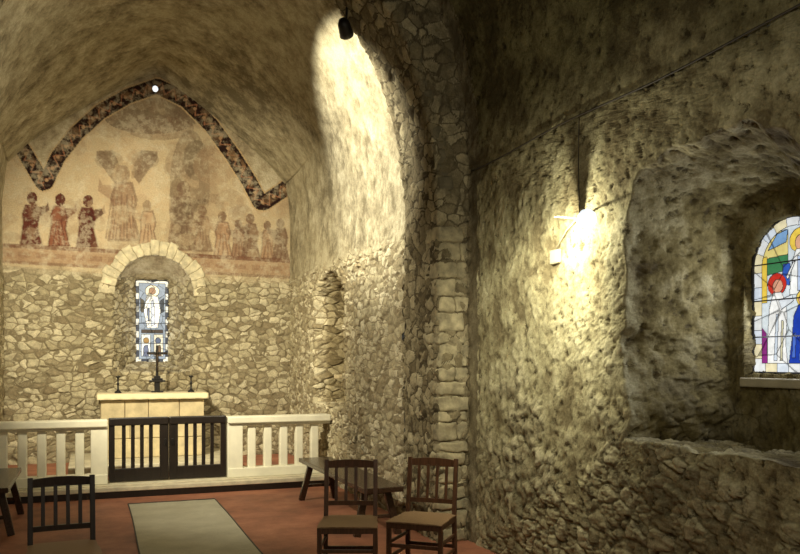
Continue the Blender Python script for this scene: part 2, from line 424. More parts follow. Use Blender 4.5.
    for cx, h, rb in ((223, 48, (160, 120, 92)), (239, 40, (124, 82, 64)), (251, 47, (96, 58, 46)), (268, 40, (156, 116, 88)), (281, 43, (92, 54, 44))):
        fig(cx, 243 + .05*cx + 2, h, rb, -1, .2, .8)
    for k in range(130):
        cx, cy = rng.uniform(0, 300), rng.uniform(95, 262); r = rng.uniform(2, 8)
        put(ell(x, y, cx, cy, r, r*rng.uniform(.5, 1.6)) & base, [(204, 180, 144), (152, 120, 94), (112, 84, 66)][k % 3], .25)
    yb = y - (243 + .055*x)
    put((yb > 0) & (yb < 20), (146, 104, 78), .65)
    put((yb > 0) & (yb < 4), (94, 46, 36), .8); put((yb > 17) & (yb < 20), (104, 58, 44), .65)
    put((yb > 8) & (yb < 13) & (np.mod(x, 18) < 12), (120, 74, 56), .5)
    d, arc, sd = pdist(x, y, P)
    put(d < 9.0, (190, 162, 122), .95); put(d < 7.6, (44, 28, 25), 1)
    zz = np.abs(np.mod(arc, 13)/13 - .5)*2*9 - 4.5
    put((np.abs(sd - zz) < 1.0) & (d < 6.2), (150, 102, 76), .95)
    put((np.abs(sd) < 1.5) & (d < 6) & (np.mod(arc, 13) < 3), (176, 142, 108), .95)
    for k in range(50):     # losses in the band
        a_ = rng.uniform(0, arc.max()); w_ = rng.uniform(2, 6)
        put((np.abs(arc-a_) < w_) & (np.abs(sd-rng.uniform(-6, 6)) < rng.uniform(1, 4)) & (d < 9), (140, 110, 80), .35)
    return C
def add_paint(o, fn):
    n = len(o.data.vertices); co = np.empty(n*3); o.data.vertices.foreach_get('co', co); co = co.reshape(-1, 3)
    C = fn(co)
    at = o.data.color_attributes.new('Paint', 'FLOAT_COLOR', 'POINT'); at.data.foreach_set('color', C.reshape(-1).astype(np.float32))
# east wall
nb, ns, na = 220, 210, 400
F = outline(CX-.57, CX+.57, 1.34, 2.46, 3.06, nb, ns, na, jit=.03, seed=4)
R = rect_loop(CX-2.15, CX+2.15, 0, 3.36, nb, ns, na)
B = outline(CX-.25, CX+.25, 1.48, 2.66, 2.73, nb, ns, na, px=6)
def xz(P, y): return np.column_stack([P[:, 0], np.full(len(P), y), P[:, 1]])
sh = Sheet()
sh.grid(lerp_rings(xz(R, YE), xz(F, YE), 130), True)
sh.grid(lerp_rings(xz(F, YE), xz(B, YE+.5), 26), True)
sh.grid(lerp_rings(xz(B, YE+.5), xz(B, YE+.62), 4), True)
cols = [CX+2.15 - 4.3*i/na for i in range(na+1)]
sh.grid([[(c, YE, z) for c in cols] for z in np.linspace(3.36, 5.85, 210)])
east = struct(sh.build('wall_back', M['east'], (CX, 9, 2)))
def fr(co):
    C = paint_fresco(co[:, 0], co[:, 2]); C[co[:, 1] > YE + .01, 3] = 0; return C
add_paint(east, fr)

# ------------------------------------------------------------------ part builder
class MB:
    def __init__(s): s.bm = bmesh.new()
    def box(s, c, d, bev=.0, rot=None, taper=None):
        r = bmesh.ops.create_cube(s.bm, size=1); vs = r['verts']
        for v in vs:
            t = 1.0
            if taper and v.co.z > 0: t = taper
            v.co = Vector((v.co.x*d[0]*t, v.co.y*d[1]*t, v.co.z*d[2]))
        if rot is not None: bmesh.ops.transform(s.bm, matrix=rot, verts=vs)
        bmesh.ops.translate(s.bm, vec=Vector(c), verts=vs)
        if bev:
            es = list({e for v in vs for e in v.link_edges})
            bmesh.ops.bevel(s.bm, geom=es, offset=bev, segments=2, affect='EDGES', profile=.5)
        return s
    def beam(s, a, b, w, d, bev=.003, w2=None):
        """square bar from a to b"""
        a = Vector(a); b = Vector(b); L_ = (b-a).length; z = (b-a).normalized()
        x = Vector((1, 0, 0)) if abs(z.x) < .8 else Vector((0, 1, 0))
        y = z.cross(x).normalized(); x = y.cross(z)
        rot = Matrix((x, y, z)).transposed().to_4x4()
        return s.box((a+b)/2, (w, d, L_), bev, rot, w2)
    def lathe(s, prof, c=(0, 0, 0), n=20, rot=None):
        c = Vector(c); rings = []
        for r, z in prof:
            ring = []
            for i in range(n):
                p = Vector((r*math.cos(2*PI*i/n), r*math.sin(2*PI*i/n), z))
                if rot is not None: p = rot @ p
                ring.append(s.bm.verts.new(p + c))
            rings.append(ring)
        for a, b in zip(rings[:-1], rings[1:]):
            for i in range(n): s.bm.faces.new((a[i], a[(i+1) % n], b[(i+1) % n], b[i]))
        s.bm.faces.new(list(reversed(rings[0]))); s.bm.faces.new(rings[-1]); return s
    def tube(s, pts, r, n=8):
        pts = [Vector(p) for p in pts]; rings = []
        for i, p in enumerate(pts):
            t = (pts[min(i+1, len(pts)-1)] - pts[max(i-1, 0)]).normalized()
            x = t.cross(Vector((.3, .2, 1))).normalized(); y = t.cross(x)
            rings.append([s.bm.verts.new(p + x*r*math.cos(2*PI*k/n) + y*r*math.sin(2*PI*k/n)) for k in range(n)])
        for a, b in zip(rings[:-1], rings[1:]):
            for i in range(n): s.bm.faces.new((a[i], a[(i+1) % n], b[(i+1) % n], b[i]))
        s.bm.faces.new(list(reversed(rings[0]))); s.bm.faces.new(rings[-1]); return s
    def build(s, name, mat, parent=None, smooth=False):
        bmesh.ops.recalc_face_normals(s.bm, faces=s.bm.faces)
        me = bpy.data.meshes.new(name); s.bm.to_mesh(me); s.bm.free()
        if smooth: me.polygons.foreach_set('use_smooth', [True]*len(me.polygons))
        me.materials.append(mat)
        o = bpy.data.objects.new(name, me); COL.objects.link(o)
        if parent: o.parent = parent
        return o
def thing(name, label, cat, loc=(0, 0, 0), rz=0, group=None):
    o = bpy.data.objects.new(name, None); COL.objects.link(o); o.location = loc; o.rotation_euler = (0, 0, rz); o.empty_display_size = .1
    o['label'] = label; o['category'] = cat
    if group: o['group'] = group
    return o
def tag(o, label, cat, group=None):
    o['label'] = label; o['category'] = cat
    if group: o['group'] = group
    return o
def roughen(o, amp, sc, seed=0):
    for v in o.data.vertices:
        v.co += noise.noise_vector((v.co + o.location)*sc + Vector((seed, 0, 0)))*amp

# ------------------------------------------------------------------ floor and steps
mb = MB(); mb.box((CX, 4.6, -.05), (6.2, 10.4, .1)); struct(mb.build('floor', M['floor']))
mb = MB(); mb.box((CX, 9.5+1.35, STEP/2), (4.1, 2.7, STEP-.001), .006); o = mb.build('floor_chancel', M['floor']); struct(o)
mb = MB(); mb.box((CX, 9.50, STEP-.0225), (4.05, .10, .05), .008); struct(mb.build('trim_1', M['palestone']))
mb = MB(); mb.box((CX, 9.485, .036), (4.05, .05, .070), .004); struct(mb.build('trim_7', M['darkwood']))
mb = MB(); mb.box((CX, 9.79, STEP+.004), (4.0, .46, .012), .003); struct(mb.build('trim_2', M['palestone']))
mb = MB(); mb.box((.8, 11.25, STEP+.06), (2.1, 1.5, .12), .01); struct(mb.build('floor_altar_step', M['palestone']))

# quoins and voussoirs of the arch
def finish_stones(name, bm, mat, amp):
    bmesh.ops.subdivide_edges(bm, edges=[e for e in bm.edges if e.calc_length() > .05], cuts=4, use_grid_fill=True)
    me = bpy.data.meshes.new(name); bm.to_mesh(me); bm.free()
    me.polygons.foreach_set('use_smooth', [True]*len(me.polygons)); me.materials.append(mat)
    o = bpy.data.objects.new(name, me); COL.objects.link(o); roughen(o, amp, 8); roughen(o, amp*.5, 25); return struct(o)
def stone_stack(name, blocks, mat, amp=.02):
    bm = bmesh.new()
    for (c, d) in blocks:
        r = bmesh.ops.create_cube(bm, size=1); vs = r['verts']
        for v in vs: v.co = Vector((v.co.x*d[0]+c[0], v.co.y*d[1]+c[1], v.co.z*d[2]+c[2]))
        es = list({e for v in vs for e in v.link_edges})
        bmesh.ops.bevel(bm, geom=es, offset=.020, segments=3, affect='EDGES', profile=.5)
    return finish_stones(name, bm, mat, amp)
bl = []; z = 0.0
while z < 2.62:
    h = random.uniform(.09, .19); h = min(h, 2.74 - z)
    w = random.choice([.20, .24, .27, .14, .24, .17]); dp = random.choice([.2, .3, .25])
    x0 = 2.722 + random.uniform(-.012, .012)
    bl.append(((x0 + w/2, YA0 - .022 + dp/2 + random.uniform(-.012, .008), z + h/2), (w, dp, h-.008)))
    if w < .22: bl.append(((x0 + w + (.27-w)/2, YA0 + .08, z + h/2), (.27-w, .2, h-.01)))
    z += h
stone_stack('trim_3', bl, M['quoin'])
def arc_pt(t, off=0):
    co, si = math.cos(t), math.sin(t)
    return Vector((CX + (AA+off)*math.copysign(abs(co)**(2/PXE), co), 0, AZ + (AR+off)*abs(si)**(2/PXE)))
bm = bmesh.new()
t = .03
while t < PI-.05:
    dt = random.uniform(.03, .045)
    p0, p1 = arc_pt(t+.001, .004), arc_pt(t+dt-.001, .004)
    dr = random.uniform(.10, .15)
    q0, q1 = arc_pt(t+.001, dr), arc_pt(t+dt-.001, dr)
    y0 = YA0 - .004 + random.uniform(-.006, .004); y1 = y0 + .22
    vs = []
    for yy in (y0, y1):
        for p in (p0, q0, q1, p1): vs.append(bm.verts.new((p.x, yy, p.z)))
    for q in ((0, 1, 2, 3), (7, 6, 5, 4), (0, 4, 5, 1), (1, 5, 6, 2), (2, 6, 7, 3), (3, 7, 4, 0)): bm.faces.new([vs[i] for i in q])
    es = list({e for v in vs for e in v.link_edges}); bmesh.ops.bevel(bm, geom=es, offset=.012, segments=2, affect='EDGES', profile=.5)
    t += dt
bmesh.ops.recalc_face_normals(bm, faces=bm.faces)
finish_stones('trim_8', bm, M['voussoir'], .010)
# ring of stones round the east window niche
bm = bmesh.new()
def ring_block(t0, t1, ri, ro):
    vs = []
    for yy in (YE-.025, YE+.12):
        for (t, r) in ((t0, ri), (t0, ro), (t1, ro), (t1, ri)):
            vs.append(bm.verts.new((CX + r*math.cos(t), yy, 2.46 + (r*1.04)*math.sin(t))))
    for q in ((0, 1, 2, 3), (7, 6, 5, 4), (0, 4, 5, 1), (1, 5, 6, 2), (2, 6, 7, 3), (3, 7, 4, 0)): bm.faces.new([vs[i] for i in q])
    es = list({e for v in vs for e in v.link_edges}); bmesh.ops.bevel(bm, geom=es, offset=.012, segments=2, affect='EDGES', profile=.5)
nv = 17
for i in range(nv):
    ring_block(PI*i/nv+.002, PI*(i+1)/nv-.002, .545, .74 + random.uniform(-.03, .03))
bmesh.ops.recalc_face_normals(bm, faces=bm.faces)
finish_stones('trim_4', bm, M['ring'], .018)
mb = MB(); mb.box((XN+.75, 3.545, 1.395), (.10, .63, .055), .008); struct(mb.build('trim_5', M['palestone']))
mb = MB(); mb.box((XC+.03, 9.28, 1.33), (.22, .18, .05), .012); struct(mb.build('trim_6', M['altar']))

# ------------------------------------------------------------------ stained glass
def window(name, plane, u0, u1, v0, vs, vt, px, depth, res, painter, mat, framew):
    """plane 'yz' (looking +x, u = -y) or 'xz'"""
    a = (u1-u0)/2; c = (u0+u1)/2
    def inside(u, v):
        return (np.abs(u-c) < a) & (v > v0) & ((v < vs) | ((np.abs(u-c)/a)**px + (np.abs(v-vs)/(vt-vs))**px < 1.02))
    U = np.linspace(u0, u1, int((u1-u0)/res)); V = np.linspace(v0, vt, int((vt-v0)/res))
    gu, gv = np.meshgrid(U, V); C = painter((gu-u0)/(u1-u0), (gv-v0)/(vt-v0)).reshape(-1, 4)
    nU = len(U); faces = []
    keep = inside(gu, gv).ravel()
    for j in range(len(V)-1):
        for i in range(nU-1):
            q = (j*nU+i, j*nU+i+1, (j+1)*nU+i+1, (j+1)*nU+i)
            if keep[q[0]] or keep[q[1]] or keep[q[2]] or keep[q[3]]: faces.append(q)
    def P(u, v, dd=0): return (depth+dd, -u, v) if plane == 'yz' else (u, depth+dd, v)
    verts = [P(u, v) for u, v in zip(gu.ravel(), gv.ravel())]
    ins = (1, -c, v0+.3) if plane == 'yz' else (c, 8, v0+.3)
    o = rawobj(name, verts, faces, mat, smooth=False, inside=ins); struct(o)
    at = o.data.color_attributes.new('Paint', 'FLOAT_COLOR', 'POINT'); at.data.foreach_set('color', C.reshape(-1).astype(np.float32))
    lo = outline(u0, u1, v0, vs, vt, 20, 20, 40, px); pts = [P(u, v, -.012) for u, v in lo]; pts.append(pts[0])
    mb = MB(); mb.tube(pts, framew, 6); mb.build('window_frame', M['lead'], o)
    for k in (1, 2, 3):
        v = v0 + (vt-v0)*k/4.2
        mb = MB(); mb.tube([P(u0, v, -.015), P(u1, v, -.015)], .004, 6); mb.build('saddle_bar', M['lead'], o)
    return o
def glass_paint(u, v, regions, ncell, aspect, seed, lw):
    """regions: list of (mask, colour); leads between regions and along cells"""
    r = np.random.RandomState(seed)
    idx = np.zeros(u.shape, int); cols = [(200, 215, 225)]
    for mask, c in regions:
        cols.append(c); idx[mask] = len(cols)-1
    sx = r.rand(ncell); sy = r.rand(ncell)*aspect
    D = np.sqrt((u[..., None]-sx)**2 + (v[..., None]*aspect-sy)**2); o = np.argsort(D, axis=-1)
    d1 = np.take_along_axis(D, o[..., :1], -1)[..., 0]; d2 = np.take_along_axis(D, o[..., 1:2], -1)[..., 0]; cell = o[..., 0]
    base = np.array([[(q/255)**2.2 for q in c] for c in cols])[idx]
    base = base*(.85+.25*r.rand(ncell))[cell][..., None]
    lead = (d2-d1 < lw)
    e = np.zeros(u.shape, bool)
    e[:, 1:] |= idx[:, 1:] != idx[:, :-1]; e[1:, :] |= idx[1:, :] != idx[:-1, :]
    base[lead] = base[lead]*.35
    base[e] = (.02, .02, .025)
    return np.concatenate([base, np.ones(u.shape+(1,))], -1)
def border_tiles(u, v, aspect, bw, rad, t, pal, regs):
    vs_ = 1 - rad/aspect
    de = np.minimum(np.minimum(u, 1-u), v*aspect)
    top = v > vs_
    if rad > .2:
        rr = np.hypot(u-.5, (v-vs_)*aspect*(.5/rad)); de = np.where(top, np.minimum(.5-rr, .5), de)
    else: de = np.minimum(de, (1-v)*aspect)
    ang = np.arctan2((v-vs_)*aspect, u-.5)
    k = np.where(top, np.floor(ang/PI*9)+50, np.floor(v*aspect/t))
    m = de < bw
    k2 = k + np.where((v*aspect < bw), np.floor(u/t), 0)
    for i, c in enumerate(pal): regs.append((m & (np.mod(k2, len(pal)) == i), c))
def paint_side(u, v):
    A = .92/.58; regs = []
    def E(cx, cy, rx, ry): return ((u-cx)/rx)**2 + ((v-cy)/ry)**2 < 1
    def Pg(P): return in_poly(u, v, P)
    regs.append((v > -1, (206, 218, 226)))
    regs.append((Pg([(.10, .72), (.44, .74), (.44, .92), (.1, .9)]), (222, 206, 130)))
    regs.append((Pg([(.18, .80), (.42, .84), (.44, .92), (.30, .90)]), (120, 160, 205)))
    regs.append((Pg([(.17, .64), (.44, .66), (.44, .76), (.17, .75)]), (62, 125, 82)))
    regs.append((Pg([(.10, .46), (.17, .46), (.17, .76), (.10, .76)]), (228, 196, 78)))
    regs.append((Pg([(.36, .58), (.46, .56), (.47, .70), (.38, .70)]), (50, 90, 180)))
    # upper figure: white gown, golden halo
    regs.append((E(.60, .84, .14, .078), (232, 200, 84))); regs.append((E(.60, .825, .07, .048), (214, 164, 134)))
    regs.append((Pg([(.54, .785), (.66, .785), (.72, .72), (.78, .5), (.46, .5), (.49, .70)]), (234, 238, 238)))
    regs.append((Pg([(.56, .74), (.59, .74), (.61, .52), (.56, .52)]), (178, 196, 226)))
    regs.append((Pg([(.50, .70), (.54, .72), (.44, .60), (.42, .62)]), (232, 236, 236)))
    # kneeling figure in white with red halo, facing the other
    regs.append((E(.30, .575, .12, .072), (192, 48, 40))); regs.append((E(.31, .562, .066, .044), (210, 154, 128)))
    regs.append((Pg([(.25, .52), (.36, .52), (.41, .46), (.43, .36), (.41, .20), (.44, .05), (.17, .05), (.18, .25), (.20, .42)]), (236, 238, 238)))
    regs.append((Pg([(.32, .47), (.49, .50), (.51, .46), (.36, .41)]), (216, 224, 232)))
    regs.append((Pg([(.29, .38), (.32, .38), (.30, .08), (.26, .08)]), (196, 208, 222)))
    regs.append((Pg([(.36, .34), (.385, .34), (.37, .08), (.34, .08)]), (204, 200, 168)))
    regs.append((Pg([(.10, .30), (.165, .26), (.18, .03), (.10, .03)]), (130, 45, 120)))
    # blue-robed figure
    regs.append((E(.63, .475, .085, .05), (226, 196, 90))); regs.append((E(.63, .465, .055, .036), (208, 152, 126)))
    regs.append((Pg([(.57, .43), (.69, .43), (.76, .34), (.84, .05), (.45, .05), (.49, .22), (.51, .36)]), (32, 64, 172)))
    regs.append((Pg([(.60, .36), (.645, .36), (.64, .08), (.58, .08)]), (96, 132, 212)))
    regs.append((Pg([(.50, .24), (.54, .26), (.53, .10), (.49, .10)]), (74, 108, 200)))
    regs.append((Pg([(.84, .5), (.9, .55), (.9, .05), (.86, .05)]), (150, 50, 50)))
    border_tiles(u, v, A, .10, .5, .15, [(222, 226, 228), (226, 216, 178), (208, 218, 230)], regs)
    return glass_paint(u, v, regs, 14, A, 3, .012)
def paint_east(u, v):
    A = 1.24/.47; regs = []
    def E(cx, cy, rx, ry): return ((u-cx)/rx)**2 + ((v-cy)/ry)**2 < 1
    def Pg(P): return in_poly(u, v, P)
    regs.append((v > -1, (130, 142, 160)))
    regs.append((E(.5, .86, .2, .07), (232, 226, 200))); regs.append((E(.5, .86, .1, .04), (150, 118, 95)))
    regs.append((Pg([(.34, .8), (.66, .8), (.74, .62), (.66, .42), (.36, .42), (.26, .62)]), (234, 234, 230)))
    regs.append((Pg([(.46, .74), (.55, .76), (.58, .46), (.47, .44)]), (186, 194, 210)))
    regs.append((Pg([(.36, .66), (.42, .66), (.42, .5), (.38, .5)]), (104, 114, 140)))
    regs.append((Pg([(.16, .78), (.28, .74), (.24, .6), (.16, .62)]), (74, 68, 58)))
    regs.append((Pg([(.84, .78), (.72, .74), (.76, .6), (.84, .62)]), (56, 62, 72)))
    regs.append((Pg([(.2, .40), (.8, .40), (.8, .36), (.2, .36)]), (70, 60, 54)))
    regs.append((Pg([(.2, .34), (.45, .34), (.45, .08), (.2, .08)]), (210, 214, 214)))
    regs.append((Pg([(.55, .34), (.8, .34), (.8, .08), (.55, .08)]), (212, 208, 192)))
    regs.append((Pg([(.26, .2), (.38, .22), (.40, .08), (.24, .08)]), (96, 104, 130)))
    regs.append((Pg([(.62, .2), (.74, .22), (.76, .08), (.6, .08)]), (104, 84, 66)))
    regs.append((E(.33, .27, .08, .035), (150, 120, 76))); regs.append((E(.67, .27, .08, .035), (80, 90, 116)))
    border_tiles(u, v, A, .12, .1, .2, [(206, 206, 198), (62, 66, 76)], regs)
    return glass_paint(u, v, regs, 40, A, 8, .014)
window('window_1', 'yz', -3.86, -3.28, 1.45, 2.08, 2.37, 2.0, XN+.82, .004, paint_side, M['glass1'], .010)
window('window_2', 'xz', CX-.25, CX+.25, 1.48, 2.66, 2.73, 6, YE+.56, .007, paint_east, M['glass2'], .020)

# ------------------------------------------------------------------ communion rail
RY = 9.76; RT = .855
def stone_rail(x0, x1, post_at, label):
    t = thing('communion_rail', label, 'altar rail', ((x0+x1)/2, RY, STEP+.01), 0, 'white stone communion rails')
    cx = (x0+x1)/2; w = x1-x0; H = RT-STEP-.01
    MB().box((0, 0, .055), (w, .19, .11), .008).build('base_rail', M['whitestone'], t)
    mb = MB(); mb.box((0, 0, H-.04), (w, .22, .08), .012); mb.box((0, 0, H-.095), (w, .15, .035), .008); mb.build('top_rail', M['whitestone'], t)
    px_ = post_at - cx
    MB().box((px_, 0, .09+(H-.19)/2), (.18, .15, H-.18), .008).build('post', M['whitestone'], t)
    sgn = -1 if px_ > 0 else 1
    for k in range(7):
        x = px_ + sgn*(.205+.195*k)
        if abs(x) > w/2-.03: continue
        MB().box((x, 0, .10+(H-.2)/2), (.095, .09, H-.19), .012).build('baluster', M['whitestone'], t)
stone_rail(CX-CA+.03, .185, .095, 'white stone balustrade left of the dark wooden gates')
stone_rail(1.525, CX+CA-.03, 1.615, 'white stone balustrade between the dark gates and the right rubble wall')
def gate(x0, x1, label, mirror):
    t = thing('rail_gate', label, 'gate', ((x0+x1)/2, RY, STEP+.01), 0, 'dark wooden gates of the communion rail')
    w = x1-x0; H = RT-STEP+.005
    MB().box((0, 0, H-.045), (w, .09, .09), .012).build('top_rail', M['darkwood'], t)
    MB().box((0, 0, .085), (w-.01, .05, .15), .006).build('bottom_rail', M['darkwood'], t)
    for sx in (-1, 1):
        wd = .065 if sx*mirror < 0 else .10
        MB().box((sx*(w/2-wd/2-.001), 0, (H-.05)/2+.01), (wd, .06, H-.07), .006).build('stile', M['darkwood'], t)
    a = -w/2 + (.065 if mirror > 0 else .10); b_ = w/2 - (.10 if mirror > 0 else .065)
    for k in range(4):
        x = a + (b_-a)*(k+1)/5
        MB().box((x, 0, .14+(H-.22)/2), (.042, .035, H-.20), .005).build('slat', M['darkwood'], t)
    MB().box((mirror*(w/2-.04), -.04, .45), (.025, .02, .07), .004).build('latch', M['iron'], t)
gate(.195, .854, 'dark slatted gate leaf, left of the pair in the white rail', 1)
gate(.857, 1.515, 'dark slatted gate leaf, right of the pair in the white rail', -1)

# ------------------------------------------------------------------ altar and what stands on it
AX, AYc, AH = .785, 11.45, 1.08
a0 = STEP+.12
t = thing('altar', 'pale stone block altar under the small east window', 'altar', (AX, AYc, a0))
hb = AH-a0-.07
mb = MB()
random.seed(3)
for r_ in range(3):
    n = 4; x = -.66
    ws = [random.uniform(.8, 1.2) for _ in range(n)]; sm = sum(ws)
    for w_ in ws:
        w_ = w_/sm*1.32; mb.box((x+w_/2, 0, hb/3*(r_+.5)), (w_-.006, .56, hb/3-.006), .01); x += w_
mb.build('block_base', M['altar'], t)
MB().box((0, 0, hb+.03), (1.38, .66, .06), .012).build('altar_slab', M['altar'], t)
v = []; f = []; nx = 60
prof_ = [(.345, hb+.0), (.348, hb+.066), (.33, hb+.072), (-.33, hb+.072), (-.348, hb+.066), (-.352, hb+.02), (-.354, hb+.0)]
for i in range(nx+1):
    x = -.705 + 1.41*i/nx
    for k, (y, z) in enumerate(prof_):
        w_ = .006*math.sin(i*.9)*(k == len(prof_)-1)
        v.append((x, y-w_, z))
K = len(prof_)
for i in range(nx):
    for k in range(K-1): f.append((i*K+k, i*K+k+1, (i+1)*K+k+1, (i+1)*K+k))
cl = rawobj('altar_cloth', v, f, M['cloth']); cl.location = (AX, AYc, a0+.002); tag(cl, 'cream linen cloth spread over the stone altar', 'altar cloth')
md = cl.modifiers.new('thick', 'SOLIDIFY'); md.thickness = .004; md.offset = 1
AT = AH + .012
def candlestick(x, label):
    t = thing('candlestick', label, 'candlestick', (x, 11.35, AT), 0, 'altar candlesticks')
    MB().lathe([(.045, 0), (.045, .012), (.025, .03), (.011, .045), (.010, .10), (.020, .12), (.010, .14), (.010, .19), (.030, .21), (.032, .222), (.014, .226)], n=20).build('stem', M['iron'], t, True)
    MB().lathe([(.012, .222), (.012, .34), (.004, .345)], n=14).build('candle', M['candle'], t, True)
    MB().tube([(0, 0, .34), (.001, 0, .355)], .002, 5).build('wick', M['iron'], t)
candlestick(.345, 'small dark candlestick left of the altar crucifix')
candlestick(1.29, 'small dark candlestick right of the altar crucifix')
t = thing('crucifix', 'dark standing crucifix with a small figure before the east window', 'crucifix', (.855, 11.5, AT))
mb = MB(); mb.box((0, 0, .07), (.07, .07, .14), .01); mb.box((0, 0, .008), (.16, .12, .016), .004); mb.box((0, 0, .150), (.21, .12, .025), .005); mb.box((0, 0, .177), (.14, .09, .025), .005); mb.box((0, 0, .205), (.085, .06, .03), .005); mb.build('stepped_base', M['iron'], t)
mb = MB(); mb.box((0, 0, .43), (.034, .022, .42), .003); mb.build('upright', M['iron'], t)
mb = MB(); mb.box((0, 0, .53), (.27, .022, .034), .003); mb.build('crossbar', M['iron'], t)
zc = .46
mb = MB(); mb.lathe([(.004, -.1), (.012, -.06), (.016, -.02), (.014, .01), (.02, .05), (.008, .058), (.007, .065), (.014, .075), (.013, .09), (.004, .098)], (0, -.024, zc), 10)
mb.tube([(0, -.022, zc+.045), (-.06, -.02, zc+.06), (-.12, -.018, zc+.072)], .007, 6); mb.tube([(0, -.022, zc+.045), (.06, -.02, zc+.06), (.12, -.018, zc+.072)], .007, 6)
mb.tube([(0, -.024, zc-.08), (.006, -.03, zc-.13), (0, -.022, zc-.18)], .009, 6); mb.build('figure', M['brass'], t, True)

# ------------------------------------------------------------------ benches
def bench(loc, L_, label, rz=0, leg_out=.06):
    t = thing('bench', label, 'bench', loc, rz, 'low wooden benches')
    MB().box((0, 0, .42), (.36, L_, .045), .006).build('seat', M['benchwood'], t)
    for sy in (-1, 1):
        y = sy*(L_/2-.22)
        MB().box((0, y, .38), (.28, .05, .05), .004).build('cleat', M['benchwood'], t)
        for sx in (-1, 1):
            MB().beam((sx*.10, y, .385), (sx*(.13+leg_out), y + sy*.05, .0), .06, .05, .004, None).build('leg', M['benchwood'], t)
        MB().beam((-.15, y+sy*.03, .16), (.15, y+sy*.03, .16), .022, .03, .003).build('stretcher', M['benchwood'], t)
bench((2.34, 7.62, 0), 2.3, 'long low dark wooden bench along the right wall through the arch')
bench((-.83, 8.3, 0), 1.4, 'low dark wooden bench at the left edge, before the white rail')

# ------------------------------------------------------------------ chairs
def chair(loc, rz, wm, label):
    t = thing('chair', label, 'chair', loc, rz, 'wooden slat-back chairs')
    hw = .172; H = .83
    for s in (-1, 1):
        MB().beam((s*hw*1.03, .185, 0), (s*hw, .17, .44), .030, .030).build('rear_leg', wm, t)
        MB().beam((s*hw, .17, .43), (s*hw, .225, H), .030, .024, .003).build('back_post', wm, t)
        MB().beam((s*hw*1.06, -.19, 0), (s*hw*1.06, -.185, .435), .030, .030).build('leg', wm, t)
        MB().beam((s*hw*1.04, -.18, .20), (s*hw, .18, .20), .016, .022).build('stretcher', wm, t)
        MB().beam((s*hw*1.04, -.18, .30), (s*hw, .18, .30), .016, .022).build('stretcher', wm, t)
    MB().beam((-hw, -.187, .16), (hw, -.187, .16), .018, .024).build('stretcher', wm, t)
    MB().beam((-hw, -.187, .28), (hw, -.187, .28), .018, .024).build('stretcher', wm, t)
    MB().beam((-hw, .178, .22), (hw, .178, .22), .018, .024).build('stretcher', wm, t)
    mb = MB(); mb.box((0, -.187, .415), (2*hw, .022, .042), .003); mb.box((0, .17, .415), (2*hw, .022, .042), .003)
    for s in (-1, 1): mb.box((s*hw, -.01, .415), (.022, .35, .042), .003)
    mb.build('seat_frame', wm, t)
    bm = bmesh.new(); n = 14
    bmesh.ops.create_grid(bm, x_segments=n, y_segments=n, size=1)
    for v_ in bm.verts:
        x, y = v_.co.x, v_.co.y; w_ = .195 if y < 0 else .188
        v_.co = Vector((x*w_, y*.205-.012, .450 - .008*(1-x*x)*(1-y*y) - .005*(abs(x)**6+abs(y)**6)))
    r = bmesh.ops.extrude_face_region(bm, geom=bm.faces[:])
    for g_ in r['geom']:
        if isinstance(g_, bmesh.types.BMVert): g_.co.z = .436
    me = bpy.data.meshes.new('seat'); bmesh.ops.recalc_face_normals(bm, faces=bm.faces); bm.to_mesh(me); bm.free(); me.materials.append(M['rush'])
    o = bpy.data.objects.new('seat', me); COL.objects.link(o); o.parent = t
    def yb(z): return .17 + (z-.43)/.4*.055
    def rail(name, z, h):
        bm = bmesh.new(); seg = 10; rows = []
        for i in range(seg+1):
            x = -hw+2*hw*i/seg; c = .012*(1-(x/hw)**2); up = .012*(1-(x/hw)**2) if name == 'top_rail' else 0
            rows.append([bm.verts.new((x, yb(z)+c-.009, z-h/2)), bm.verts.new((x, yb(z)+c+.009, z-h/2)), bm.verts.new((x, yb(z)+c+.009, z+h/2+up)), bm.verts.new((x, yb(z)+c-.009, z+h/2+up))])
        for a, b_ in zip(rows[:-1], rows[1:]):
            for k in range(4): bm.faces.new((a[k], a[(k+1) % 4], b_[(k+1) % 4], b_[k]))
        bm.faces.new(rows[0]); bm.faces.new(list(reversed(rows[-1])))
        bmesh.ops.recalc_face_normals(bm, faces=bm.faces)
        me = bpy.data.meshes.new(name); bm.to_mesh(me); bm.free(); me.materials.append(wm)
        o = bpy.data.objects.new(name, me); COL.objects.link(o); o.parent = t
    rail('top_rail', .795, .045); rail('back_rail', .53, .032)
    for k in range(4):
        x = -hw + 2*hw*(k+1)/5
        MB().beam((x, yb(.53)+.008, .54), (x, yb(.775)+.008, .78), .022, .01, .002).build('slat', wm, t)
    return t
chair((1.635, 5.22, 0), math.radians(-21), M['chairwood'], 'brown slat-back wooden chair with rush seat, left of the pair before the bench')
chair((2.146, 5.143, 0), math.radians(-41), M['chairwood'], 'brown slat-back wooden chair nearest the stone pier, turned slightly aside')
chair((-.145, 5.04, 0), math.radians(4), M['chairdark'], 'nearly black slat-back chair standing alone left of the carpet runner')

